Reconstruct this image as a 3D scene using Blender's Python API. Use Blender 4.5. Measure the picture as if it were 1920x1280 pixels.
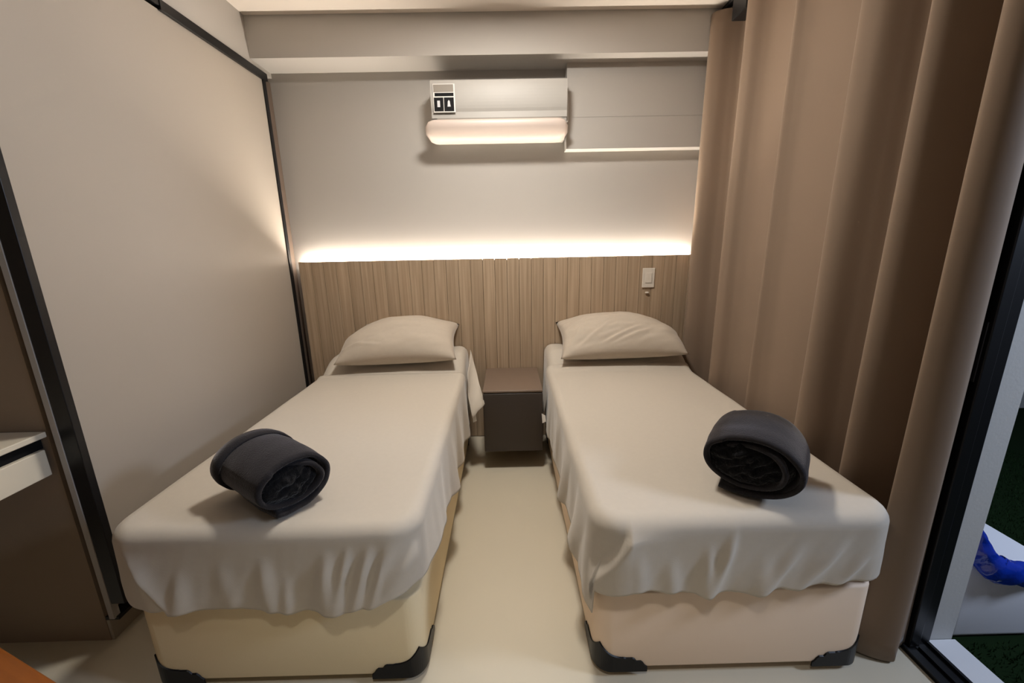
import bpy, bmesh, math, random
from mathutils import Vector, Matrix, noise

S = bpy.context.scene
COL = S.collection
for o in list(bpy.data.objects):
    bpy.data.objects.remove(o, do_unlink=True)
random.seed(7)
PI = math.pi

# ------------------------------------------------------------------ camera
cam_d = bpy.data.cameras.new('camera')
cam = bpy.data.objects.new('camera', cam_d)
COL.objects.link(cam)
F_PX, PITCH, YAW, ROLL = 764.7, .2371, -.0089, -.0196
cam_d.sensor_fit = 'HORIZONTAL'
cam_d.sensor_width = 36.0
cam_d.lens = 36.0 * F_PX / 1920.0
cam_d.clip_start = .05
cam_d.clip_end = 60
_cp, _sp, _cr, _sr, _cy, _sy = (math.cos(PITCH), math.sin(PITCH), math.cos(ROLL), math.sin(ROLL),
                                math.cos(YAW), math.sin(YAW))


def _world(r, fw, up):          # right, forward, up (before yaw) -> world
    return Vector((r * _cy - fw * _sy, r * _sy + fw * _cy, up))


vr = _world(_cr, _sr * _sp, _sr * _cp)
vu = _world(-_sr, _cr * _sp, _cr * _cp)
vf = _world(0, _cp, -_sp)
cam.matrix_world = Matrix(((vr.x, vu.x, -vf.x, 1.436), (vr.y, vu.y, -vf.y, -2.807),
                           (vr.z, vu.z, -vf.z, 1.405), (0, 0, 0, 1)))
S.camera = cam

# ------------------------------------------------------------------ world, light, exposure
w = bpy.data.worlds.new('night_sky')
S.world = w
w.use_nodes = True
w.node_tree.nodes['Background'].inputs[0].default_value = (.55, .62, .80, 1)
w.node_tree.nodes['Background'].inputs[1].default_value = .10
S.view_settings.view_transform = 'Standard'
S.view_settings.look = 'None'
S.view_settings.gamma = 1
S.view_settings.use_curve_mapping = False
S.view_settings.exposure = 0.0


def lamp(name, kind, loc, watts, col, size=.1, size_y=None, aim=None):
    d = bpy.data.lights.new(name, kind)
    d.energy = watts
    d.color = col
    if kind == 'AREA':
        d.shape = 'RECTANGLE' if size_y else 'DISK'
        d.size = size
        if size_y:
            d.size_y = size_y
    else:
        d.shadow_soft_size = size
    o = bpy.data.objects.new(name, d)
    COL.objects.link(o)
    o.location = loc
    if aim is not None:
        o.rotation_euler = (Vector(aim) - Vector(loc)).to_track_quat('-Z', 'Y').to_euler()
    return o


WARM = (1.0, .80, .60)
lamp('ceiling_lamp', 'AREA', (1.42, -1.0, 2.64), 31, (1.0, .945, .87), .26, None, (1.42, -1.0, 0))
rear = lamp('rear_downlight', 'SPOT', (1.42, -2.95, 2.62), 52, (1.0, .95, .88), .06, None, (1.42, -2.95, 0))
rear.data.spot_size = math.radians(78)
rear.data.spot_blend = .6
lamp('patio_lamp', 'AREA', (4.5, -2.45, 2.2), 46, (.66, .78, 1.0), .5, None, (2.8, -1.8, .8))

# ------------------------------------------------------------------ materials


def mat(name, col, rough=.6, spec=.5, metal=0, sheen=0, bump=None, vary=None, emit=None, sheen_tint=None,
        coat=0):
    """bump=(kind, scale(xyz or float), strength, dist); vary=(scale, amount, stretch)"""
    m = bpy.data.materials.new(name)
    m.use_nodes = True
    nt = m.node_tree
    b = nt.nodes['Principled BSDF']
    b.inputs['Base Color'].default_value = (*col, 1)
    b.inputs['Roughness'].default_value = rough
    b.inputs['Specular IOR Level'].default_value = spec
    b.inputs['Metallic'].default_value = metal
    if coat:
        b.inputs['Coat Weight'].default_value = coat
        b.inputs['Coat Roughness'].default_value = .1
    if sheen:
        b.inputs['Sheen Weight'].default_value = sheen
        b.inputs['Sheen Roughness'].default_value = .4
        if sheen_tint:
            b.inputs['Sheen Tint'].default_value = (*sheen_tint, 1)
    tc = nt.nodes.new('ShaderNodeTexCoord')
    if vary:
        sc, amt, st = vary
        mp = nt.nodes.new('ShaderNodeMapping')
        mp.inputs['Scale'].default_value = st
        nz = nt.nodes.new('ShaderNodeTexNoise')
        nz.inputs['Scale'].default_value = sc
        nz.inputs['Detail'].default_value = 5
        nt.links.new(tc.outputs['Object'], mp.inputs['Vector'])
        nt.links.new(mp.outputs[0], nz.inputs['Vector'])
        mr = nt.nodes.new('ShaderNodeMapRange')
        mr.inputs['To Min'].default_value = 1 - amt
        mr.inputs['To Max'].default_value = 1 + amt
        nt.links.new(nz.outputs['Fac'], mr.inputs['Value'])
        mx = nt.nodes.new('ShaderNodeMix')
        mx.data_type = 'RGBA'
        mx.blend_type = 'MULTIPLY'
        mx.inputs['Factor'].default_value = 1
        mx.inputs['A'].default_value = (*col, 1)
        nt.links.new(mr.outputs[0], mx.inputs['B'])
        nt.links.new(mx.outputs['Result'], b.inputs['Base Color'])
    if bump:
        kind, sc, stg, dist = bump
        mp = nt.nodes.new('ShaderNodeMapping')
        if not isinstance(sc, (int, float)):
            mp.inputs['Scale'].default_value = sc
            sc = 1.0
        nt.links.new(tc.outputs['Object'], mp.inputs['Vector'])
        if kind == 'weave':
            t1 = nt.nodes.new('ShaderNodeTexWave')
            t1.bands_direction = 'X'
            t2 = nt.nodes.new('ShaderNodeTexWave')
            t2.bands_direction = 'Y'
            for t in (t1, t2):
                t.inputs['Scale'].default_value = sc
                t.inputs['Distortion'].default_value = 1.5
                t.inputs['Detail'].default_value = 2
                nt.links.new(mp.outputs[0], t.inputs['Vector'])
            ad = nt.nodes.new('ShaderNodeMath')
            ad.operation = 'ADD'
            nt.links.new(t1.outputs['Fac'], ad.inputs[0])
            nt.links.new(t2.outputs['Fac'], ad.inputs[1])
            out = ad.outputs[0]
        else:
            t = nt.nodes.new('ShaderNodeTexNoise')
            t.inputs['Scale'].default_value = sc
            t.inputs['Detail'].default_value = 6
            nt.links.new(mp.outputs[0], t.inputs['Vector'])
            out = t.outputs['Fac']
        bp = nt.nodes.new('ShaderNodeBump')
        bp.inputs['Strength'].default_value = stg
        bp.inputs['Distance'].default_value = dist
        nt.links.new(out, bp.inputs['Height'])
        nt.links.new(bp.outputs[0], b.inputs['Normal'])
    if emit:
        b.inputs['Emission Color'].default_value = (*emit[0], 1)
        b.inputs['Emission Strength'].default_value = emit[1]
    return m


def srgb(r, g, b):
    f = lambda c: (c / 255 / 12.92) if c <= 10 else ((c / 255 + .055) / 1.055) ** 2.4
    return (f(r), f(g), f(b))


M = {}
M['wall'] = mat('wall_paint', srgb(182, 177, 171), .75, .3, bump=('noise', 180, .05, .002))
M['panel'] = mat('panel_laminate', srgb(167, 158, 147), .42, .4)
M['ceiling'] = mat('ceiling_paint', srgb(232, 222, 212), .8, .2)
M['black_metal'] = mat('black_aluminium', (.006, .006, .007), .38, .4)
M['shade_brown'] = mat('shaded_strip_brown', srgb(96, 82, 72), .5, .4)  # shade of the recess beside the panel put into this brown
M['floor'] = mat('porcelain_floor', srgb(205, 196, 176), .32, .45, vary=(1.6, .05, (1, 1, 1)))
M['kerb'] = mat('kerb_stone', srgb(170, 160, 146), .5, .4)
M['alcove'] = mat('shaded_wall_paint', srgb(150, 132, 113), .8, .3)  # wall paint darkened; the alcove's shade is put into the colour
M['ac'] = mat('white_plastic', srgb(168, 164, 158), .5, .5)
M['ac_flap'] = mat('white_plastic_lit', srgb(200, 184, 174), .4, .5)  # lighter than the body: glow from below put into the colour
M['grey_print'] = mat('grey_print', srgb(140, 132, 122), .5)
M['black_print_shade'] = mat('black_print_shade', (.006, .006, .007), .6, .15)  # label print; also colours the shadow sheet under the bench
M['white_print'] = mat('white_print', srgb(205, 205, 208), .5)
M['line_print'] = mat('pale_print', srgb(225, 220, 214), .5)
M['led'] = mat('led_diffuser', (1, 1, 1), .5, emit=((1.0, .90, .77), 270))
M['plate'] = mat('switch_plastic', srgb(226, 218, 206), .4)
M['night'] = mat('charcoal_laminate', srgb(64, 56, 51), .42, .45)
M['night_top_lit'] = mat('charcoal_laminate_lit', srgb(120, 102, 88), .42, .45)  # same dark laminate, lightened: overhead light on the top put into colour
M['linen'] = mat('beige_linen', srgb(196, 187, 174), .85, .2, sheen=.25, bump=('weave', 260, .12, .0008),
                 vary=(60, .03, (1, 1, 1)))
M['linen2'] = mat('pillow_linen', srgb(192, 180, 165), .9, .2, sheen=.25, bump=('weave', 240, .18, .001),
                  vary=(45, .05, (1, 1, 1)))
M['base_a'] = mat('cream_woven_upholstery', srgb(240, 222, 184), .7, .3, bump=('weave', 220, .22, .001))
M['base_b'] = mat('beige_upholstery_lit', srgb(244, 220, 196), .6, .3)  # smooth fabric; pinker hue of the lighting put into the colour
M['mattress'] = mat('mattress_ticking', srgb(200, 192, 180), .9, .2)
M['guard'] = mat('black_plastic_guard', (.005, .005, .006), .4, .25)
M['foot'] = mat('grey_plastic_foot', srgb(110, 108, 108), .5)
M['tag'] = mat('white_tape', srgb(236, 230, 222), .7)
M['blanket'] = mat('charcoal_fleece', srgb(46, 44, 46), .95, .1, sheen=.45, sheen_tint=(.6, .58, .62),
                   bump=('noise', 220, .5, .004), vary=(30, .25, (1, 1, 1)))
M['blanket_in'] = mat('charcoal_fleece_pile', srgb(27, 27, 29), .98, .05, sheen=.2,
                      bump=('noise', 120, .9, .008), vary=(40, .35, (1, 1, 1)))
M['curtain'] = mat('taupe_curtain', srgb(134, 115, 98), .8, .2, sheen=.1, bump=('weave', (300, 300, 300), .06, .0006))
M['desk'] = mat('offwhite_laminate', srgb(224, 214, 194), .4, .4)
M['orange_wood'] = mat('orange_wood', srgb(146, 82, 30), .35, .5, vary=(9, .25, (1, 9, 9)),
                       bump=('noise', (4, 60, 60), .2, .002))
M['outer_wall'] = mat('outside_render', srgb(196, 196, 194), .8, .3, bump=('noise', 90, .15, .003))
M['sill'] = mat('white_sill_stone', srgb(225, 225, 228), .4)
M['turf_base'] = mat('turf_backing', (.006, .016, .004), .95, .1)
M['turf'] = mat('turf_blade', (.010, .032, .006), .8, .2)
M['white_tub'] = mat('white_bench_plastic', srgb(226, 226, 232), .45)
M['blue'] = mat('blue_plastic_film', srgb(18, 52, 170), .12, .8, bump=('noise', 14, .35, .02))
M['glass'] = mat('door_glass', (1, 1, 1), .02)
M['glass'].node_tree.nodes['Principled BSDF'].inputs['Transmission Weight'].default_value = 1.0
M['steel'] = mat('dark_steel', (.10, .10, .11), .3, .5, metal=.8)


def wood_slat_mat():
    m = bpy.data.materials.new('pale_oak_slat')
    m.use_nodes = True
    nt = m.node_tree
    b = nt.nodes['Principled BSDF']
    b.inputs['Roughness'].default_value = .55
    b.inputs['Specular IOR Level'].default_value = .35
    tc = nt.nodes.new('ShaderNodeTexCoord')
    oi = nt.nodes.new('ShaderNodeObjectInfo')
    mp = nt.nodes.new('ShaderNodeMapping')
    mp.inputs['Scale'].default_value = (75, 20, 1.6)
    nt.links.new(tc.outputs['Object'], mp.inputs['Vector'])
    ad = nt.nodes.new('ShaderNodeVectorMath')
    ad.operation = 'ADD'
    mu = nt.nodes.new('ShaderNodeMath')
    mu.operation = 'MULTIPLY'
    mu.inputs[1].default_value = 57
    nt.links.new(oi.outputs['Random'], mu.inputs[0])
    cb = nt.nodes.new('ShaderNodeCombineXYZ')
    nt.links.new(mu.outputs[0], cb.inputs[2])
    nt.links.new(mp.outputs[0], ad.inputs[0])
    nt.links.new(cb.outputs[0], ad.inputs[1])
    nz = nt.nodes.new('ShaderNodeTexNoise')
    nz.inputs['Scale'].default_value = 1
    nz.inputs['Detail'].default_value = 6
    nz.inputs['Distortion'].default_value = .4
    nt.links.new(ad.outputs[0], nz.inputs['Vector'])
    rp = nt.nodes.new('ShaderNodeValToRGB')
    e = rp.color_ramp.elements
    e[0].position = .30
    e[0].color = (*srgb(160, 138, 113), 1)
    e[1].position = .68
    e[1].color = (*srgb(186, 164, 139), 1)
    nt.links.new(nz.outputs['Fac'], rp.inputs['Fac'])
    hs = nt.nodes.new('ShaderNodeHueSaturation')
    mr = nt.nodes.new('ShaderNodeMapRange')
    mr.inputs['To Min'].default_value = .93
    mr.inputs['To Max'].default_value = 1.06
    nt.links.new(oi.outputs['Random'], mr.inputs['Value'])
    nt.links.new(mr.outputs[0], hs.inputs['Value'])
    nt.links.new(rp.outputs[0], hs.inputs['Color'])
    nt.links.new(hs.outputs[0], b.inputs['Base Color'])
    bp = nt.nodes.new('ShaderNodeBump')
    bp.inputs['Strength'].default_value = .15
    bp.inputs['Distance'].default_value = .001
    nt.links.new(nz.outputs['Fac'], bp.inputs['Height'])
    nt.links.new(bp.outputs[0], b.inputs['Normal'])
    return m


M['oak'] = wood_slat_mat()

# ------------------------------------------------------------------ object helpers


def link(name, me, m=None, parent=None, loc=(0, 0, 0), smooth=False):
    if m is not None:
        for mm in (m if isinstance(m, (list, tuple)) else [m]):
            me.materials.append(mm)
    if smooth:
        for p in me.polygons:
            p.use_smooth = True
    o = bpy.data.objects.new(name, me)
    COL.objects.link(o)
    o.location = loc
    if parent is not None:
        o.parent = parent
    return o


def tag(o, label=None, cat=None, group=None, kind=None):
    if label:
        o['label'] = label
    if cat:
        o['category'] = cat
    if group:
        o['group'] = group
    if kind:
        o['kind'] = kind
    return o


def empty(name, loc=(0, 0, 0), rz=0, label=None, cat=None, group=None):
    o = bpy.data.objects.new(name, None)
    o.empty_display_size = .1
    COL.objects.link(o)
    o.location = loc
    o.rotation_euler = (0, 0, rz)
    return tag(o, label, cat, group)


def from_py(name, vs, fs, m, parent=None, smooth=False, loc=(0, 0, 0)):
    me = bpy.data.meshes.new(name)
    me.from_pydata([tuple(v) for v in vs], [], fs)
    me.validate()
    bm = bmesh.new()
    bm.from_mesh(me)
    bmesh.ops.recalc_face_normals(bm, faces=bm.faces)
    bm.to_mesh(me)
    bm.free()
    return link(name, me, m, parent, loc, smooth)


def bm_box(bm, x0, x1, y0, y1, z0, z1, bev=0, seg=2):
    r = bmesh.ops.create_cube(bm, size=1)
    vs = r['verts']
    for v in vs:
        v.co = Vector((x0 + (v.co.x + .5) * (x1 - x0), y0 + (v.co.y + .5) * (y1 - y0), z0 + (v.co.z + .5) * (z1 - z0)))
    if bev:
        es = list({e for v in vs for e in v.link_edges})
        bmesh.ops.bevel(bm, geom=es, offset=bev, segments=seg, profile=.5, affect='EDGES')


def box(name, x0, x1, y0, y1, z0, z1, m, parent=None, bev=0, seg=2, smooth=False):
    bm = bmesh.new()
    bm_box(bm, x0, x1, y0, y1, z0, z1, bev, seg)
    me = bpy.data.meshes.new(name)
    bm.to_mesh(me)
    bm.free()
    return link(name, me, m, parent, smooth=smooth)


def boxes(name, lst, m, parent=None, bev=0):
    bm = bmesh.new()
    for b in lst:
        bm_box(bm, *b, bev)
    me = bpy.data.meshes.new(name)
    bm.to_mesh(me)
    bm.free()
    return link(name, me, m, parent)


def struct(o):
    o['kind'] = 'structure'
    return o


def extrude_profile(name, prof, axis, a0, a1, m, parent=None, smooth=False):
    """closed 2D profile extruded along an axis; axis 'x': prof=(y,z); 'y': (x,z); 'z': (x,y)"""
    n = len(prof)

    def P(p, a):
        return {'x': (a, p[0], p[1]), 'y': (p[0], a, p[1]), 'z': (p[0], p[1], a)}[axis]
    vs = [P(p, a0) for p in prof] + [P(p, a1) for p in prof]
    fs = [(i, (i + 1) % n, n + (i + 1) % n, n + i) for i in range(n)]
    fs += [tuple(range(n)), tuple(range(2 * n - 1, n - 1, -1))]
    return from_py(name, vs, fs, m, parent, smooth)


def lerp_tab(tab, x):
    if x <= tab[0][0]:
        return tab[0][1]
    for (a, va), (b, vb) in zip(tab, tab[1:]):
        if x <= b:
            t = (x - a) / (b - a)
            t = t * t * (3 - 2 * t)
            return va + (vb - va) * t
    return tab[-1][1]


def sstep(a, b, x):
    t = min(1, max(0, (x - a) / (b - a)))
    return t * t * (3 - 2 * t)


def nz(*p):
    return noise.noise(Vector(p))


# ------------------------------------------------------------------ room shell
struct(box('floor', -1.2, 2.99, -5.0, .30, -.12, 0, M['floor']))
struct(box('ceiling', -1.2, 3.05, -5.0, .30, 2.665, 2.80, M['ceiling']))
struct(box('wall_back', -1.2, 3.05, .06, .20, 0, 2.665, M['wall']))
# left: wall behind the sliding panel, header above it, alcove beyond
struct(box('wall_left', -.66, -.062, -1.574, .06, 0, 2.40, M['alcove']))
struct(box('wall_left_header', -.66, 0, -5.0, .06, 2.425, 2.665, M['wall']))
struct(box('wall_alcove', -.78, -.66, -5.0, -1.574, 0, 2.665, M['alcove']))
struct(box('wall_rear', -.78, 3.05, -5.0, -4.9, 0, 2.665, M['wall']))
# right: solid part behind the curtain, then the opening to the patio
struct(box('wall_right', 2.895, 2.99, -1.665, .06, 0, 2.665, M['outer_wall']))
struct(box('wall_right_rear', 2.895, 2.99, -4.9, -3.6, 0, 2.665, M['wall']))
struct(box('wall_right_lintel', 2.895, 2.99, -3.6, -1.665, 2.38, 2.665, M['wall']))
# soffit above the headboard wall
struct(box('ceiling_soffit', 0, 2.895, -.155, .06, 2.452, 2.665, M['wall']))
# boxed bulkhead right of the air conditioner
struct(box('wall_bulkhead', 1.826, 2.72, -.03, .06, 1.972, 2.452, M['wall']))
struct(box('trim_bulkhead_joint', 1.826, 2.72, -.0315, -.03, 2.154, 2.157, M['wall']))

# sliding panel on the left wall with black profiles
door = struct(empty('door_1', (0, 0, 0)))
box('panel', -.040, -.004, -1.555, -.05, .165, 2.385, M['panel'], door)
box('stile', -.020, .030, -1.578, -1.553, .165, 2.385, M['black_metal'], door, .002)
box('edge_strip', -.040, -.0205, -1.580, -1.556, .10, 2.385, M['wall'], door, .001)
box('stile', -.040, .004, -.052, -.022, .165, 2.385, M['black_metal'], door, .002)
tr = struct(empty('trim_1', (0, 0, 0)))
box('upper_track', -.05, .012, -.80, -.012, 2.382, 2.424, M['black_metal'], tr, .002)
box('upper_track', -.05, .008, -4.2, -.80, 2.396, 2.424, M['black_metal'], tr, .002)
struct(box('trim_2', -.061, -.012, -.020, .0585, 0, 2.40, M['shade_brown'], None, .002))  # brown strip stands for the shaded wall return
struct(box('baseboard_left', -.0615, -.050, -1.573, -.03, 0, .088, M['kerb'], None, .002))
struct(box('trim_3', -.0615, -.012, -1.573, -.06, .090, .104, M['black_metal'], None, .001))

# ------------------------------------------------------------------ headboard made of slats
hb = empty('headboard', (1.34, 0, 0), 0, 'pale oak slatted headboard panel across the back wall behind both beds', 'headboard')


def slat_mesh(wd):
    bm = bmesh.new()
    bm_box(bm, -wd / 2, wd / 2, -.011, .011, 0, 1.30, .0016, 2)
    me = bpy.data.meshes.new('slat')
    bm.to_mesh(me)
    bm.free()
    me.materials.append(M['oak'])
    return me


sm = slat_mesh(.0808)
px = .034
k = 0
while px + .0825 < 2.88:
    o = bpy.data.objects.new('slat', sm)
    COL.objects.link(o)
    o.parent = hb
    o.location = (px + .041 - 1.34, .012 + (.0015 if k % 3 == 1 else 0), .005)
    px += .0825
    k += 1
box('backing', .034 - 1.34, px - 1.34, .024, .031, .005, 1.296, M['shade_brown'], hb)
hb['label'] = 'pale oak slatted headboard panel across the back wall behind both beds'
led = box('led_strip', .06, 2.70, .040, .052, 1.278, 1.2885, M['led'])
tag(led, 'warm glowing light strip hidden along the top of the headboard', 'light strip')
boxes('mounting_channel', [(.06, 2.70, .038, .0585, 1.274, 1.2775)], M['steel'], led)

# ------------------------------------------------------------------ air conditioner
ac = empty('air_conditioner', (1.42, .06, 2.03), 0,
           'white split air conditioner mounted high on the back wall', 'air conditioner')
L0, L1 = 1.012 - 1.42, 1.812 - 1.42
Y = lambda y: y - .06
Z = lambda z: z - 2.03
body = [(Y(.059), Z(2.335)), (Y(-.08), Z(2.335)), (Y(-.115), Z(2.326)), (Y(-.125), Z(2.31)), (Y(-.128), Z(2.14)),
        (Y(-.118), Z(2.085)), (Y(-.085), Z(2.045)), (Y(-.03), Z(2.025)), (Y(.059), Z(2.03))]
extrude_profile('body', body, 'x', L0, L1, M['ac'], ac)
# front panel, slightly bowed and proud
fp = []
for i in range(13):
    t = i / 12
    z = 2.334 - t * (2.334 - 2.132)
    fp.append((Y(-.128 - .012 * math.sin(PI * min(1, t * 1.1 + .1)) ** .6 - .004 * t), Z(z)))
fp += [(Y(-.1285), Z(2.131)), (Y(-.1285), Z(2.328))]
extrude_profile('front_panel', fp, 'x', L0 - .002, L1 + .002, M['ac'], ac)
# lower air flap: curved blade with rounded ends
vs, fs = [], []
NX, NT = 40, 14
for i in range(NX + 1):
    t = i / NX
    x = (L0 - .042) + t * (L1 + .006 - L0 + .042)
    e = min(1, max(0, min(t, 1 - t) / .075))
    s = math.sqrt(max(0, 1 - (1 - e) ** 2))
    s = .30 + .70 * s
    for j in range(NT + 1):
        u = j / NT
        a = -.25 + u * 1.75
        yy = -.046 - .100 * math.cos(a)
        zz = 2.098 - .088 * math.sin(a)
        # shrink ends around the blade's mid line
        zc, yc = 2.070, -.118
        vs.append((x, Y(yc + (yy - yc) * s), Z(zc + (zz - zc) * s)))
for i in range(NX):
    for j in range(NT):
        a = i * (NT + 1) + j
        fs.append((a, a + 1, a + NT + 2, a + NT + 1))
flap = from_py('air_flap', vs, fs, M['ac_flap'], ac, True)
sd = flap.modifiers.new('thick', 'SOLIDIFY')
sd.thickness = .010
sd.offset = 0
boxes('outlet_slot', [(L0 + .03, L1 - .03, Y(-.143), Y(-.120), Z(2.118), Z(2.128))], M['grey_print'], ac)
box('side_cap', L1 + .002, L1 + .020, Y(-.07), Y(.055), Z(2.12), Z(2.29), M['ac'], ac, .008, 3, True)
# energy label
lx0, lx1 = 1.030 - 1.42, 1.146 - 1.42
yl = Y(-.1455)


def decal(name, x0, x1, z0, z1, m, parent, y=yl, th=.0012):
    return box(name, x0, x1, y - th, y, Z(z0), Z(z1), m, parent)


lab = decal('energy_label', lx0 - .004, lx1 + .008, 2.160, 2.311, M['line_print'], ac, yl, .0012)
y2 = yl - .0013
decal('print', lx0, lx1, 2.268, 2.307, M['grey_print'], lab, y2)
decal('print', lx0 + .006, lx1, 2.246, 2.263, M['black_print_shade'], lab, y2)
decal('print', lx0, lx0 + .055, 2.166, 2.239, M['black_print_shade'], lab, y2)
decal('print', lx0 + .059, lx1, 2.166, 2.239, M['black_print_shade'], lab, y2)
y3 = y2 - .0013
decal('print', lx0 + .019, lx0 + .035, 2.188, 2.222, M['white_print'], lab, y3)
xa = lx0 + .087
pr = [(xa - .009, Z(2.190)), (xa + .010, Z(2.190)), (xa + .007, Z(2.206)), (xa + .006, Z(2.218)), (xa, Z(2.225)),
      (xa - .006, Z(2.218)), (xa - .007, Z(2.206))]
extrude_profile('print', pr, 'y', y3 - .0012, y3, M['white_print'], lab)

# ------------------------------------------------------------------ wall plate on the headboard
wp = empty('switch_plate', (2.403, -.001, 1.155), 0, 'pale rectangular switch plate on the headboard above the right pillow',
           'switch')
box('plate', -.042, .042, -.007, 0, -.066, .066, M['plate'], wp, .003, 2)
box('rocker', -.022, .022, -.0105, -.007, -.034, .034, M['plate'], wp, .002, 2)
tag(box('hook', 2.386, 2.408, -.014, -.0005, 1.050, 1.060, M['plate'], None, .002),
    'tiny white tab stuck on headboard just below the switch plate', 'hook')

# ------------------------------------------------------------------ nightstand (wall hung)
ns = empty('nightstand', (1.46, 0, .125), 0, 'dark wall-hung nightstand box between the two beds', 'nightstand')
box('body', -.187, .178, -.455, -.002, 0, .392, M['night'], ns, .012, 3, True)
box('top', -.188, .179, -.470, -.002, .393, .409, M['night_top_lit'], ns, .006, 3, True)
box('drawer_front', -.187, .178, -.470, -.4565, .003, .389, M['night'], ns, .005, 3, True)

# ------------------------------------------------------------------ beds


def rounded_rect(x0, x1, y0, y1, r, n=6):
    pts = []
    for cxx, cyy, a0 in ((x1 - r, y0 + r, -PI / 2), (x1 - r, y1 - r, 0), (x0 + r, y1 - r, PI / 2), (x0 + r, y0 + r, PI)):
        for i in range(n + 1):
            a = a0 + (PI / 2) * i / n
            pts.append((cxx + r * math.cos(a), cyy + r * math.sin(a)))
    return pts


def soft_block(name, x0, x1, y0, y1, z0, z1, r, e, m, parent):
    """box with rounded vertical corners (r) and rounded top/bottom edges (e)"""
    rings = []
    for i in range(4):
        a = PI / 2 * i / 3
        rings.append((e * (1 - math.sin(a)), z0 + e * (1 - math.cos(a))))
    for i in range(4):
        a = PI / 2 * i / 3
        rings.append((e * (1 - math.cos(a)), z1 - e * (1 - math.sin(a))))
    vs, fs = [], []
    n = None
    for ins, z in rings:
        ring = rounded_rect(x0 + ins, x1 - ins, y0 + ins, y1 - ins, max(.004, r - ins), 6)
        n = len(ring)
        vs += [(p[0], p[1], z) for p in ring]
    for k2 in range(len(rings) - 1):
        for i in range(n):
            fs.append((k2 * n + i, k2 * n + (i + 1) % n, (k2 + 1) * n + (i + 1) % n, (k2 + 1) * n + i))
    fs.append(tuple(range(n - 1, -1, -1)))
    fs.append(tuple(range((len(rings) - 1) * n, len(rings) * n)))
    return from_py(name, vs, fs, m, parent, True)


BW, BL = .885, 1.757          # bed width and length
ZB, ZT = .037, .336           # bottom and top of base


def guard(parent, cx_, cy_, sx, sy, r):
    """scalloped plastic corner guard wrapped round a bottom corner"""
    vs, fs = [], []
    N = 44
    LN = .115
    path = []
    arc = r * PI / 2
    tot = 2 * LN + arc
    for i in range(N + 1):
        s = tot * i / N - tot / 2
        if abs(s) <= arc / 2:
            a = PI / 4 + s / r
            p = (math.cos(a) * r, math.sin(a) * r)
            nrm = (math.cos(a), math.sin(a))
        elif s > 0:
            p = (-(s - arc / 2), r)
            nrm = (0, 1)
        else:
            p = (r, s + arc / 2)
            nrm = (1, 0)
        t = abs(s) / (tot / 2)
        h = .030
        if t < .52:
            h = .046 + .048 * (1 - t / .52) ** 2.2
        elif t < .78:
            h = .044 - .002 * (t - .52)
            h = h - .014 * sstep(.70, .78, t)
        else:
            h = .030 - .024 * sstep(.86, 1.0, t)
        path.append((p, nrm, h))
    for p, nn, h in path:
        for off, z in ((.0005, ZB - .012), (.0045, ZB - .012), (.0045, ZB + h - .002), (.0005, ZB + h)):
            x = cx_ + sx * (p[0] - r + nn[0] * off)
            y = cy_ + sy * (p[1] - r + nn[1] * off)
            vs.append((x, y, z))
    for i in range(N):
        for j in range(4):
            a, b = i * 4 + j, i * 4 + (j + 1) % 4
            fs.append((a, b, b + 4, a + 4))
    fs.append((0, 1, 2, 3))
    fs.append((N * 4 + 3, N * 4 + 2, N * 4 + 1, N * 4))
    return from_py('corner_guard', vs, fs, M['guard'], parent, False)


def make_bed(x0, label, m):
    b = empty('box_bed', (x0 + BW / 2, -BL / 2, 0), 0, label, 'bed', 'single box beds')
    X0, X1, Y0, Y1 = -BW / 2, BW / 2, -BL / 2, BL / 2 - .012
    soft_block('base', X0, X1, Y0, Y1, ZB, ZT, .055, .008, m, b)
    soft_block('mattress', X0 + .008, X1 - .008, Y0 + .008, Y1 - .004, ZT + .001, .596, .06, .04, M['mattress'], b)
    for sx, ex in ((-1, X0), (1, X1)):
        for sy, ey in ((-1, Y0), (1, Y1)):
            guard(b, ex, ey, sx, sy, .055)
            bm = bmesh.new()
            bmesh.ops.create_cone(bm, cap_ends=True, segments=16, radius1=.026, radius2=.030, depth=ZB - .002,
                                  matrix=Matrix.Translation((ex - sx * .12, ey - sy * .12, (ZB - .002) / 2 + .001)))
            me = bpy.data.meshes.new('foot')
            bm.to_mesh(me)
            bm.free()
            link('foot', me, M['foot'], b)
    return b


AX, BX = .252, 1.699
make_bed(AX, 'single box bed with cream woven base nearest the left wall', M['base_a'])
make_bed(BX, 'single box bed with smooth beige base beside the curtain', M['base_b'])


def hump(y):
    return .088 * sstep(-.40, -.16, y)


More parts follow.
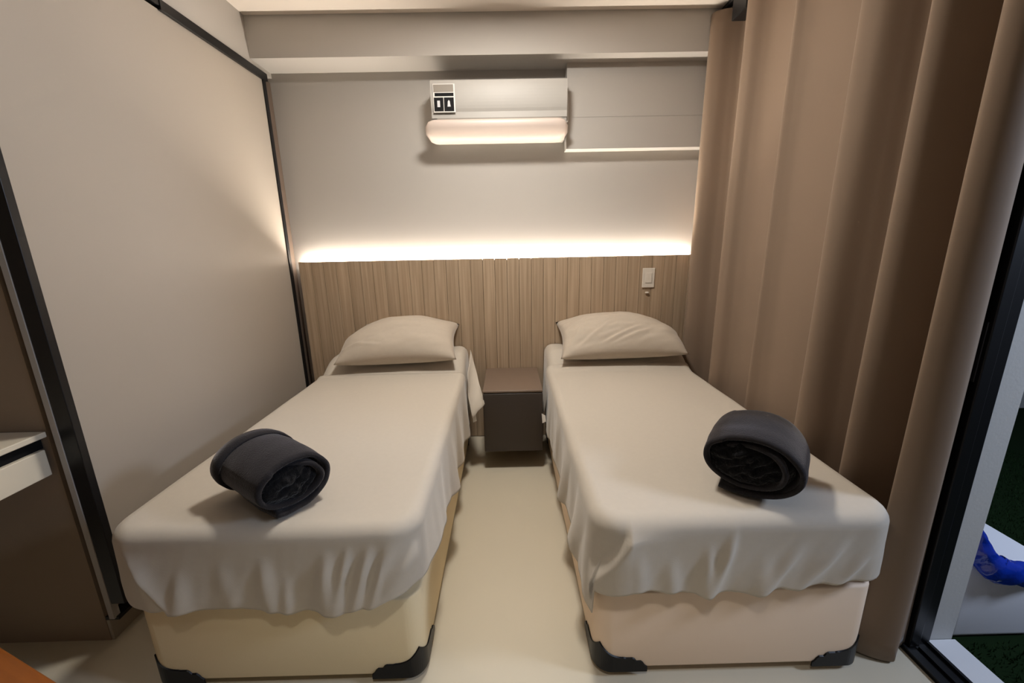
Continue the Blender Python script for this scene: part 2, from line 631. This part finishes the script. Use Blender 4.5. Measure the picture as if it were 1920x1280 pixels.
def sheet(name, x0, x1, y0, y1, ztop, sides, hem, disp, m, r=.038, ny=110, nx=64, nd=26, rc=.075, cap=None, hd=(.25, .25)):
    """cloth laid over a mattress. sides: which edges hang ('l','f','r').
    hem(side, pos) -> z of the hem; disp(side, pos, t, drop) -> extra outward push."""
    xi0, xi1, yi0 = x0 + r, x1 - r, y0 + r
    front = 'f' in sides
    vs, fs = [], []
    idx = {}
    rc_i = max(.01, rc - r + .02)
    nyv = []
    for j in range(ny + 1):
        t = j / ny
        nyv.append(yi0 + (y1 - yi0) * t)

    def corner(x, y):
        """pull the two front corners round"""
        if not front:
            return x, y
        for cxx, sx in ((xi0 + rc_i, -1), (xi1 - rc_i, 1)):
            a, b = (x - cxx) * sx, (yi0 + rc_i) - y
            if a > 0 and b > 0:
                mm, ll = max(a, b), math.hypot(a, b)
                return cxx + sx * a * mm / ll, yi0 + rc_i - b * mm / ll
        return x, y

    for j in range(ny + 1):
        for i in range(nx + 1):
            x = xi0 + (xi1 - xi0) * i / nx
            y = nyv[j]
            xx, yy = corner(x, y)
            z = ztop + (cap(xx, yy) if cap else 0)
            idx[(i, j)] = len(vs)
            vs.append((xx, yy, z))
    for j in range(ny):
        for i in range(nx):
            fs.append((idx[(i, j)], idx[(i + 1, j)], idx[(i + 1, j + 1)], idx[(i, j + 1)]))
    loop = []
    if 'l' in sides:
        loop += [(0, j, 'l') for j in range(ny, 0 if front else -1, -1)]
    if front:
        loop += [(i, 0, 'f') for i in range(0, nx + 1)]
    if 'r' in sides and front:
        loop += [(nx, j, 'r') for j in range(1, ny + 1)]
    loops = [loop]
    if not front:
        loops = [[(0, j, 'l') for j in range(ny, -1, -1)], [(nx, j, 'r') for j in range(0, ny + 1)]]
    for lp in loops:
        prev = None
        for (i, j, sd_) in lp:
            bx, by, bz = vs[idx[(i, j)]]
            # outward normal
            nxv, nyv_ = 0, 0
            if sd_ == 'f' or (front and by < yi0 + rc_i):
                hit = False
                for cxx, sx in ((xi0 + rc_i, -1), (xi1 - rc_i, 1)):
                    a, b = (bx - cxx) * sx, (yi0 + rc_i) - by
                    if a > 1e-6 and b > 1e-6:
                        ll = math.hypot(a, b)
                        nxv, nyv_ = sx * a / ll, -b / ll
                        hit = True
                if not hit:
                    if sd_ == 'f':
                        nxv, nyv_ = 0, -1
                    else:
                        nxv, nyv_ = (-1 if sd_ == 'l' else 1), 0
            else:
                nxv, nyv_ = (-1 if sd_ == 'l' else 1), 0
            col = [idx[(i, j)]]
            hz = hem(sd_, bx, by)
            for q in range(1, 6):
                a = PI / 2 * q / 5
                o_ = r * math.sin(a)
                z = bz - r * (1 - math.cos(a))
                e = disp(sd_, bx, by, 0.02 * q / 5, nxv, nyv_) * (q / 5)
                vs.append((bx + nxv * (o_ + e), by + nyv_ * (o_ + e), z))
                col.append(len(vs) - 1)
            zt = bz - r
            for q in range(1, nd + 1):
                t = q / nd
                z = zt + (hz - zt) * t
                e = disp(sd_, bx, by, .02 + (zt - z), nxv, nyv_)
                vs.append((bx + nxv * (r + e), by + nyv_ * (r + e), z))
                col.append(len(vs) - 1)
            if prev:
                for q in range(len(col) - 1):
                    fs.append((prev[q], col[q], col[q + 1], prev[q + 1]))
            prev = col
    o = from_py(name, vs, fs, m, None, True)
    s = o.modifiers.new('cloth_thickness', 'SOLIDIFY')
    s.thickness = .003
    s.offset = -1
    return o


def folds(s, d, lst):
    """lst of (s0, slope, width, amp, dstart): ridge lines running down the skirt"""
    e = 0
    for s0, sl, wd, am, ds in lst:
        g = math.exp(-((s - s0 - sl * d) / (wd * (.6 + 1.2 * d / .25))) ** 2)
        e += am * g * sstep(ds, ds + .10, d)
    return e


def creases(s, d, lst):
    """overlapping cloth edges: a sharp step along a slanting line"""
    e = 0
    for s0, sl, am, fade, d0, d1 in lst:
        u = s - s0 - sl * d
        if u > 0:
            e += am * math.exp(-u / fade) * sstep(0, .016, u) * sstep(d0, d0 + .04, d) * (1 - sstep(d1, d1 + .03, d))
    return e


FOLD_L = [(.34, .10, .020, .010, .05), (.47, -.10, .018, .012, .08), (.58, .05, .022, .007, .06),
          (.70, .05, .02, .010, .04), (.775, -.05, .014, .010, .10), (.90, -.10, .022, .018, .03),
          (.965, -.22, .015, .016, .02), (1.03, -.28, .018, .022, .02), (1.085, -.32, .014, .020, .02),
          (1.13, -.36, .016, .018, .02)]
FOLD_R = [(1.80, .04, .02, .008, .05), (1.90, .03, .018, .010, .08), (2.02, -.1, .016, .012, .04),
          (2.09, -.30, .018, .017, .0), (2.20, -.15, .02, .006, .08), (2.34, -.75, .020, .013, .05),
          (2.47, -.9, .024, .014, .04), (2.58, -.9, .020, .012, .06)]


def disp_left(sd_, x, y, d, nx_, ny_):
    g = d / .27
    if abs(ny_) > .5 or sd_ == 'f':
        s = x
        e = .010 * g + .010 * g * nz(s * 9, d * 3, 1.3) + 1.35 * folds(s, d, FOLD_L) + .005 * g * nz(s * 30 + d * 9, d * 8, 2.7)
        e += creases(s, d, [(.285, .52, .026, .035, .03, .25)])
        # gathered hem hugging the base
        e -= .016 * sstep(.20, .29, d)
        return e + .004
    e = .012 * g + .014 * g * nz(y * 5, d * 2, 4.1) + .008 * g * nz(y * 14, d * 4, 9.1)
    if sd_ == 'r':
        e += .022 * g * max(0, math.sin((y + .1 * d) * 21 + 1.2 * nz(y * 3, 1, 1))) * sstep(-1.8, -1.1, -abs(y))
    return max(e, -.002) + .004


def disp_right(sd_, x, y, d, nx_, ny_):
    g = d / .27
    if abs(ny_) > .5 or sd_ == 'f':
        s = x
        e = .008 * g + .008 * g * nz(s * 8, d * 3, 7.3) + 1.2 * folds(s, d, FOLD_R) + .005 * g * nz(s * 28 + d * 14, d * 8, 2.7)
        e += creases(s, d, [(1.772, -.29, .036, .08, .0, .40)])
        e -= .012 * sstep(.20, .29, d)
        return e + .005
    e = .012 * g + .014 * g * nz(y * 5, d * 2, 14.1) + .008 * g * nz(y * 15, d * 4, 3.1)
    if sd_ == 'l':
        e += .026 * g * max(0, math.sin((y - .3 * d) * 19 + .8 + 1.2 * nz(y * 3, 1, 5))) * (1 - sstep(-1.3, -.7, y))
    else:
        e = min(e, .006)
    return max(e, -.002) + .004


def hem_left(sd_, x, y):
    if sd_ == 'f':
        return lerp_tab([(.25, .362), (.33, .345), (.42, .346), (.48, .338), (.58, .342), (.70, .330), (.80, .322),
                         (.90, .330), (1.0, .352), (1.08, .372), (1.14, .40)], x) + .018 + .004 * nz(x * 16, 3, 3)
    if sd_ == 'r':
        return lerp_tab([(-1.75, .40), (-1.5, .36), (-1.0, .30), (-.36, .27)], y) + .008 * nz(y * 7, 2, 2)
    return .35


def hem_right(sd_, x, y):
    if sd_ == 'f':
        return lerp_tab([(1.70, .36), (1.74, .362), (1.80, .378), (1.9, .368), (1.98, .356), (2.1, .352), (2.25, .366),
                         (2.40, .376), (2.58, .38)], x) + .016 + .004 * nz(x * 15, 5, 3)
    if sd_ == 'l':
        return lerp_tab([(-1.75, .27), (-1.62, .30), (-1.5, .33), (-1.0, .29), (-.30, .27)], y) + .010 * nz(y * 7, 8, 2)
    return .36


def cap_top(seed):
    def f(x, y):
        return .003 * nz(x * 3, y * 2.2, seed) + .0014 * nz(x * 9, y * 5, seed + 3) + hump(y)
    return f


ZTOP = .612
tl = sheet('top_sheet', AX - .020, AX + BW + .018, -BL - .030, -.355, ZTOP, 'lfr', hem_left, disp_left, M['linen'],
           cap=cap_top(2.0), nx=200, ny=110)
tag(tl, 'beige top sheet draped over the left bed, gathered hem at the foot', 'bed sheet', 'top sheets on the beds')
trs = sheet('top_sheet', BX - .020, BX + BW + .004, -BL - .030, -.305, ZTOP, 'lfr', hem_right, disp_right, M['linen'],
            cap=cap_top(12.0), nx=200, ny=110)
tag(trs, 'beige top sheet draped over the right bed, overlapping fold at its front corner', 'bed sheet', 'top sheets on the beds')


def head_sheet(x0, seed, label, flare, y_edge):
    def dsp(sd_, x, y, d, nx_, ny_):
        g = d / .27
        e = .010 * g + .012 * g * nz(y * 6, d * 3, seed)
        if flare == sd_:
            e += .05 * g * math.exp(-((y + .30) / .10) ** 2)
        return max(e, 0) - .004

    def hm(sd_, x, y):
        return .34 + .03 * nz(y * 5, seed, 1)

    def cp(x, y):
        u = (x - x0) / BW
        return hump(y) + .012 * sstep(.75, .95, u if flare == 'r' else 1 - u) * sstep(-.35, -.15, y) + \
            .004 * nz(x * 7, y * 7, seed)
    o = sheet('fitted_sheet', x0 - .014, x0 + BW + .014, -.43, -.010, .6045, 'lr', hm, dsp, M['linen'], r=.06, ny=60,
              nx=70, cap=cp)
    tag(o, label, 'bed sheet', 'fitted sheets under the pillows')
    return o


fl = head_sheet(AX, 3.0, 'fitted sheet showing at the head of the left bed, corner hanging beside the nightstand', 'r', -.355)
fr = head_sheet(BX, 8.0, 'fitted sheet showing at the head of the right bed beneath its pillow', 'l', -.305)

# hanging corner of the left fitted sheet, and care tags
vs, fs = [], []
A, Bp, Cp, Dp = Vector((1.168, -.05, .685)), Vector((1.178, -.40, .600)), Vector((1.208, -.50, .370)), Vector((1.284, -.495, .462))
NU = 14
for i in range(NU + 1):
    for j in range(NU + 1):
        u, v = i / NU, j / NU
        p = (A * (1 - u) + Bp * u) * (1 - v) + (Dp * (1 - u) + Cp * u) * v
        p.x += .010 * math.sin(v * 3.1) * math.sin(u * 5) + .006 * nz(u * 3, v * 3, 5)
        vs.append(p)
for i in range(NU):
    for j in range(NU):
        a = i * (NU + 1) + j
        fs.append((a, a + 1, a + NU + 2, a + NU + 1))
c = from_py('hanging_corner', vs, fs, M['linen'], fl, True)
c.modifiers.new('t', 'SOLIDIFY').thickness = .003


def care_tag(parent, p, dx, dy):
    vs = [(p[0], p[1], p[2]), (p[0] + .022, p[1] - .004, p[2] - .012), (p[0] + .026, p[1] - .010, p[2] - .050),
          (p[0] + .004, p[1] - .006, p[2] - .062)]
    o = from_py('care_tag', [(v[0] + dx, v[1] + dy, v[2]) for v in vs], [(0, 1, 2, 3)], M['tag'], parent)
    o.modifiers.new('t', 'SOLIDIFY').thickness = .001
    o['label'] = 'white care tag'


care_tag(fl, (1.205, -.48, .40), 0, 0)
care_tag(fr, (1.630, -.48, .385), 0, 0)

# ------------------------------------------------------------------ pillows


def pillow(name, cx_, cy_, cz_, wx, wy, th, tilt, rz, label, seed, wr, pull, base):
    N = 56
    vs, fs = [], []
    for side in (1, -1):
        for j in range(N + 1):
            for i in range(N + 1):
                u, v = -1 + 2 * i / N, -1 + 2 * j / N
                edge = max(abs(u), abs(v))
                pr = max(0, (1 - abs(u) ** 2.6)) ** .50 * max(0, (1 - abs(v) ** 2.4)) ** .50
                # sides draw in between the corners
                x = u * wx / 2 * (1 - .07 * (1 - v * v))
                y = v * wy / 2 * (1 - .05 * (1 - u * u))
                z = side * th / 2 * pr * (1.0 if side > 0 else .85)
                if pr > 0:
                    k_ = pr ** .5
                    z += k_ * wr * (.55 * nz(u * 2.4 + v, v * 2.2, seed) + .35 * nz(u * 5 - v * 3, v * 5, seed + 5)) * (1 if side > 0 else .3)
                    if side > 0:
                        for (u0, v0, ang, ln, wd, am) in CREASE.get(seed, []):
                            du, dv = (u - u0), (v - v0)
                            a = du * math.cos(ang) + dv * math.sin(ang)
                            b = -du * math.sin(ang) + dv * math.cos(ang)
                            z += k_ * am * (math.exp(-(b / wd) ** 2) - .7 * math.exp(-((b - wd * 1.5) / wd) ** 2)) * math.exp(-(a / ln) ** 4)
                # one back corner slumps in and down
                pc = sstep(.0, 1., pull[0] * u) * sstep(-.2, 1., v)
                x -= pull[0] * pull[1] * pc
                z -= pull[2] * pc + pull[3] * sstep(.2, 1., -pull[0] * u) * sstep(-.2, 1., v)
                z += pull[4] * u
                p = Matrix.Rotation(rz, 3, 'Z') @ (Matrix.Rotation(tilt, 3, 'X') @ Vector((x, y, z)))
                lim = base + hump(cy_ + p.y) + (.008 if (v < -.2 or v > .95) else 0) + .001
                p.z = max(p.z, lim - cz_ + .0005 * pr)
                p.y = min(p.y, -.004 - cy_)
                vs.append(p)
    n1 = (N + 1) ** 2
    for s in range(2):
        for j in range(N):
            for i in range(N):
                a = s * n1 + j * (N + 1) + i
                q = (a, a + 1, a + N + 2, a + N + 1)
                fs.append(q if s == 0 else q[::-1])
    me = bpy.data.meshes.new(name)
    me.from_pydata(vs, [], fs)
    bm = bmesh.new()
    bm.from_mesh(me)
    bmesh.ops.remove_doubles(bm, verts=bm.verts, dist=.0004)
    bmesh.ops.recalc_face_normals(bm, faces=bm.faces)
    bm.to_mesh(me)
    bm.free()
    o = link(name, me, M['linen2'], None, (cx_, cy_, cz_), True)
    tag(o, label, 'pillow', 'pillows at the headboard')
    return o


CREASE = {21: [(-.45, -.35, 1.0, .5, .045, .010), (-.05, -.5, .75, .4, .05, .010), (.15, -.55, .65, .4, .05, .009),
               (-.75, -.2, 1.3, .4, .05, .012), (-.85, .2, .9, .3, .05, .010)],
          11: [(-.7, -.55, .4, .35, .06, .006), (-.5, -.6, -.3, .25, .05, .005)]}
pillow('pillow', .722, -.185, .800, .76, .41, .23, math.radians(30), math.radians(2),
       'plump smooth beige pillow at the head of the left bed', 11, .010, (-1, .11, .03, .055, .008), .620)
pillow('pillow', 2.165, -.182, .800, .80, .41, .225, math.radians(29), math.radians(-1),
       'creased beige pillow at the head of the right bed by the curtain', 21, .018, (1, .10, .05, .035, .012), .620)

# ------------------------------------------------------------------ rolled blankets


def blanket(cx_, cy_, z0, ax, length, rx, rz_, label, seed, flip=1):
    """roll lying along direction ax (the end we see points that way); open spiral of a thick fleece"""
    root = empty('rolled_blanket', (cx_, cy_, z0), ax, label, 'blanket', 'rolled blankets on the beds')
    # local: x = axis, y across, z up
    NT, NA = 132, 18
    th = .019
    turns = 1.7
    A0 = -PI / 2 - .5
    vs, fs = [], []

    def sect(t, a_off):
        """center line radius along the spiral, t in 0..1 (0 = outer end)"""
        ang = A0 + flip * turns * 2 * PI * t
        rr = 1 - .42 * t
        return ang, rr

    prof = []
    for i in range(NT + 1):
        t = i / NT
        ang, rr = sect(t, 0)
        wob = 1 + .035 * nz(math.cos(ang) * 1.4, math.sin(ang) * 1.4 + t * 4, seed)
        y = rr * wob * (rx - th / 2) * math.cos(ang)
        z = rr * wob * (rz_ - th / 2) * math.sin(ang)
        zz = z + rz_
        if zz < th / 2 + .004:                       # flattened where it lies
            zz = th / 2 + .004 + .15 * (zz - th / 2 - .004)
            zz = max(zz, th / 2 + .001)
        prof.append((y, zz, rr, t))
    ring = 8
    for k_ in range(NA + 1):
        f_ = k_ / NA
        for i, (y, z, rr, t) in enumerate(prof):
            y0, z0_ = prof[max(0, i - 1)][:2]
            y1, z1 = prof[min(NT, i + 1)][:2]
            ty, tz = y1 - y0, z1 - z0_
            ll = math.hypot(ty, tz) or 1
            ny_, nz_ = -tz / ll, ty / ll
            # ends of the layers are uneven
            ext = .012 * nz(i * .05, seed, 2) + (.012 if t > .4 else 0) * math.sin(i * .11 + seed)
            bul = .006 * math.sin(PI * f_) + .004 * nz(f_ * 4, i * .06, seed + 4)
            x = -length / 2 + length * f_ + (ext if f_ > .5 else -ext) * abs(2 * f_ - 1) ** 3
            h = th / 2 * (1 - .35 * abs(2 * f_ - 1) ** 8)
            k2 = 1 if t < .45 else 0
            for sgn in (1, -1):
                yy = y + ny_ * sgn * h * flip * -1 + k2 * bul * y / (rx or 1)
                zz = z + nz_ * sgn * h * flip * -1 + k2 * bul * (z - rz_) / (rz_ or 1)
                vs.append((x, yy, max(zz, .001)))
    W2 = 2 * (NT + 1)
    for k_ in range(NA):
        for i in range(NT):
            for s_ in (0, 1):
                a = k_ * W2 + i * 2 + s_
                q = (a, a + 2, a + 2 + W2, a + W2)
                fs.append(q if s_ == 0 else q[::-1])
        for i in (0, NT):
            a = k_ * W2 + i * 2
            fs.append((a, a + 1, a + 1 + W2, a + W2))
    for k_ in (0, NA):
        for i in range(NT):
            a = k_ * W2 + i * 2
            fs.append((a, a + 1, a + 3, a + 2))
    from_py('outer_layers', vs, fs, M['blanket'], root, True)
    # crumpled pile bulging in the open end and in the far end
    for name, sx in (('folded_core', 1), ('folded_core', -1)):
        vs, fs = [], []
        NR, NS = 14, 48
        for a_ in range(NR + 1):
            q = a_ / NR
            for b_ in range(NS):
                an = 2 * PI * b_ / NS
                y = q * .90 * (rx - th * 1.2) * math.cos(an)
                z = q * .88 * (rz_ - th * 1.2) * math.sin(an) + rz_ * 1.0
                d = .022 * (1 - q ** 3) + .012 * nz(y * 24, z * 24, seed + sx) + .007 * nz(y * 60, z * 60, seed + sx)
                ry = abs(math.sin(9 * (z - .6 * y) / rz_ + 3 * nz(y * 9, z * 9, seed)))
                d += .010 * ry * (1 - q ** 4)
                vs.append((sx * (length / 2 - .026 + d), y, max(z, .012)))
        for a_ in range(NR):
            for b_ in range(NS):
                p0, p1 = a_ * NS + b_, a_ * NS + (b_ + 1) % NS
                fs.append((p0, p1, p1 + NS, p0 + NS))
        from_py(name, vs, fs, M['blanket_in'], root, True)
    return root


bl = blanket(.668, -1.625, .616, math.atan2(-.57, .82), .275, .132, .097,
             'rolled charcoal fleece blanket lying on the left bed', 3.0, 1)
br = blanket(2.232, -1.595, .616, math.atan2(-.80, -.60), .245, .158, .112,
             'rolled charcoal fleece blanket lying on the right bed', 9.0, 1)
# loose outer flap on the far end of the left roll
vs, fs = [], []
for i in range(41):
    t = .04 + .52 * i / 40
    a = -PI / 2 - .5 + 1.7 * 2 * PI * t
    rr = 1 - .42 * t
    for x, k_, off in ((-.148, .62, 0), (-.151, .96, .002), (-.146, 1, .010), (-.120, 1, .013), (-.088, 1, .011)):
        vs.append((x, (rr * .132 * k_ + off) * math.cos(a), max(.004, .097 + (rr * .097 * k_ + off) * math.sin(a))))
for i in range(40):
    for j in range(4):
        p0 = i * 5 + j
        fs.append((p0, p0 + 1, p0 + 6, p0 + 5))
fo = from_py('loose_edge', vs, fs, M['blanket'], bl, True)
fo.modifiers.new('t', 'SOLIDIFY').thickness = .008

# ------------------------------------------------------------------ curtain
# plan of the cloth: (y, x) – ridges stand out into the room, valleys recede to the track
plan = [(-.022, 2.77), (-.06, 2.74), (-.10, 2.66), (-.14, 2.615), (-.19, 2.605), (-.225, 2.65), (-.245, 2.72), (-.28, 2.775),
        (-.40, 2.79), (-.47, 2.75), (-.50, 2.66), (-.535, 2.612), (-.575, 2.625), (-.61, 2.67), (-.66, 2.70), (-.78, 2.705),
        (-.85, 2.69), (-.885, 2.64), (-.915, 2.618), (-.95, 2.64), (-1.0, 2.665), (-1.10, 2.685), (-1.20, 2.70), (-1.24, 2.64),
        (-1.275, 2.607), (-1.32, 2.63), (-1.355, 2.70), (-1.39, 2.76), (-1.45, 2.77), (-1.485, 2.70), (-1.505, 2.63),
        (-1.525, 2.606), (-1.555, 2.63), (-1.575, 2.70), (-1.60, 2.78), (-1.64, 2.785), (-1.665, 2.70), (-1.685, 2.635),
        (-1.705, 2.617), (-1.735, 2.65), (-1.742, 2.715), (-1.705, 2.768), (-1.682, 2.795)]


def catmull(pts, n):
    out = []
    P = [pts[0]] + pts + [pts[-1]]
    for i in range(1, len(P) - 2):
        p0, p1, p2, p3 = P[i - 1], P[i], P[i + 1], P[i + 2]
        for k_ in range(n):
            t = k_ / n
            out.append(tuple(.5 * (2 * p1[c_] + (p2[c_] - p0[c_]) * t + (2 * p0[c_] - 5 * p1[c_] + 4 * p2[c_] - p3[c_]) * t * t +
                                   (3 * p1[c_] - p0[c_] - 3 * p2[c_] + p3[c_]) * t ** 3) for c_ in (0, 1)))
    out.append(pts[-1])
    return out


cur = empty('curtain', (2.7, -.9, 0), 0, 'tall taupe curtain hanging in deep folds along the right wall', 'curtain')
cp_ = catmull(plan, 9)
vs, fs = [], []
NZ = 40
for k_ in range(NZ + 1):
    t = k_ / NZ
    z = .012 + t * 2.615
    for i, (y, x) in enumerate(cp_):
        am = 1 - .12 * t
        xx = 2.69 + (x - 2.69) * am + .006 * nz(i * .09, z * .8, 3) - .012 * (1 - t) ** 3 * math.sin(i * .21)
        yy = y + .008 * nz(i * .05, z * .9, 8)
        vs.append((xx - 2.7, yy + .9, z))
n = len(cp_)
for k_ in range(NZ):
    for i in range(n - 1):
        a = k_ * n + i
        fs.append((a, a + 1, a + n + 1, a + n))
cc = from_py('drape', vs, fs, M['curtain'], cur, True)
cc.modifiers.new('t', 'SOLIDIFY').thickness = .0025
cr_ = empty('curtain_rail', (2.69, -.9, 2.64), 0, 'black curtain rail under the ceiling above the taupe curtain', 'curtain rail')
box('rail', -.014, .014, -.86, .94, .002, .024, M['black_metal'], cr_, .002)
box('bracket', -.045, .030, .425, .560, -.125, .001, M['black_metal'], cr_, .004)

# ------------------------------------------------------------------ sliding glass door at the right
d2 = struct(empty('door_2', (2.86, -1.68, 0)))
box('jamb_post', -.012, .034, .0, .014, .006, 2.38, M['black_metal'], d2, .002)
box('sash_stile', -.052, -.016, -.015, .045, .012, 2.37, M['black_metal'], d2, .003)
box('glass_pane', -.038, -.030, .045, .95, .012, 2.37, M['glass'], d2)
box('handle', -.056, -.0525, -.004, .010, .98, 1.16, M['steel'], d2, .001)
boxes('floor_track', [(-.072, .034, -1.9, .02, 0, .006), (-.070, -.062, -1.9, .018, .006, .016), (-.022, -.014, -1.9, -.017, .006, .016),
                      (.022, .032, -1.9, -.001, .006, .016)], M['black_metal'], d2)
struct(box('trim_sill', 2.9, 3.0, -3.6, -1.667, 0, .006, M['sill']))

# ------------------------------------------------------------------ outside
struct(box('ground_turf', 3.001, 7.5, -5.0, .42, -.20, -.062, M['turf_base']))
rnd = random.Random(5)
vs, fs = [], []
for i in range(26000):
    x = 3.02 + rnd.random() * 1.9
    y = -2.3 + rnd.random() * 2.6
    if 3.035 < x < 3.39 and y > -1.63 and y < -.95:
        continue
    a = rnd.random() * 6.28
    h = .010 + rnd.random() * .010
    dx, dy = .0022 * math.cos(a), .0022 * math.sin(a)
    lx, ly = (rnd.random() - .5) * .012, (rnd.random() - .5) * .012
    b0 = len(vs)
    vs += [(x - dx, y - dy, -.062), (x + dx, y + dy, -.062), (x + lx, y + ly, -.062 + h)]
    fs.append((b0, b0 + 1, b0 + 2))
me = bpy.data.meshes.new('turf_pile')
me.from_pydata(vs, [], fs)
tp = link('turf_pile', me, M['turf'])
tag(tp, 'short dark green artificial grass outside the sliding door', 'grass', kind='stuff')
struct(box('wall_outside', 3.0, 7.5, .42, .55, -.2, 1.9, M['outer_wall']))

tub = empty('white_bench', (3.18, -1.3, -.06), 0, 'low white block bench on the dark turf outside the sliding door', 'bench')
box('block', -.130, .185, -.31, .30, 0, .326, M['white_tub'], tub, .022, 4, True)
box('contact_shadow', -.122, .175, -.300, .29, -.0018, -.0005, M['black_print_shade'], tub)  # thin black sheet put in as the shadow line under the block

# blue bag slumped on the front edge of the bench
bag = empty('blue_bag', (3.06, -1.56, .27), 0, 'glossy blue plastic bag slumped on the white bench outside', 'bag')
vs, fs = [], []
NS, NR = 40, 18
spine = [(-.006, -.050, .150), (.000, -.054, .105), (.012, -.060, .050), (.045, -.070, .004), (.110, -.074, -.018), (.180, -.074, -.030),
         (.262, -.070, -.028)]
rad = [.004, .020, .036, .048, .048, .044, .034]
sp = []
for i in range(NS + 1):
    t = i / NS * (len(spine) - 1)
    a = min(int(t), len(spine) - 2)
    f_ = t - a
    f2 = f_ * f_ * (3 - 2 * f_)
    p = Vector(spine[a]).lerp(Vector(spine[a + 1]), f_)
    sp.append((p, rad[a] + (rad[a + 1] - rad[a]) * f2))
for i, (p, r_) in enumerate(sp):
    tdir = (sp[min(NS, i + 1)][0] - sp[max(0, i - 1)][0]).normalized()
    s_ = tdir.cross(Vector((0, 0, 1))).normalized()
    u_ = s_.cross(tdir).normalized()
    for j in range(NR):
        a = 2 * PI * j / NR
        rr = r_ * (1 + .28 * nz(i * .22, math.cos(a) * 1.3, math.sin(a) * 1.3 + 4))
        v = p + s_ * rr * .62 * math.cos(a) + u_ * rr * math.sin(a)
        if v.z < .003:
            v.y = min(v.y, -.0525)
        vs.append(v)
for i in range(NS):
    for j in range(NR):
        a, b = i * NR + j, i * NR + (j + 1) % NR
        fs.append((a, b, b + NR, a + NR))
fs.append(tuple(range(NR)))
fs.append(tuple(range(NS * NR, NS * NR + NR)))
from_py('film', vs, fs, M['blue'], bag, True)

# ------------------------------------------------------------------ desk in the alcove
dk = empty('wall_desk', (-.36, -1.576, .69), 0, 'off-white wall-hung desk with a drawer in the left alcove', 'desk')
box('top', -.295, .300, -1.40, -.002, .135, .154, M['desk'], dk, .003)
box('shadow_gap', -.295, .278, -1.39, -.004, .096, .1345, M['black_print_shade'], dk)
box('drawer', -.295, .292, -1.39, -.012, .006, .0955, M['desk'], dk, .003)

# ------------------------------------------------------------------ wooden stool, only its corner in view
st = empty('wooden_stool', (.172, -2.222, 0), math.radians(-21), 'orange-brown wooden stool at the bottom left edge of the frame', 'stool')
box('seat', -.22, .22, -.22, .22, .415, .450, M['orange_wood'], st, .006, 3)
for sx in (-1, 1):
    for sy in (-1, 1):
        box('leg', sx * .18 - .018, sx * .18 + .018, sy * .18 - .018, sy * .18 + .018, .001, .4145, M['orange_wood'], st, .003)
for sy in (-1, 1):
    box('stretcher', -.16, .16, sy * .18 - .010, sy * .18 + .010, .18, .21, M['orange_wood'], st, .002)
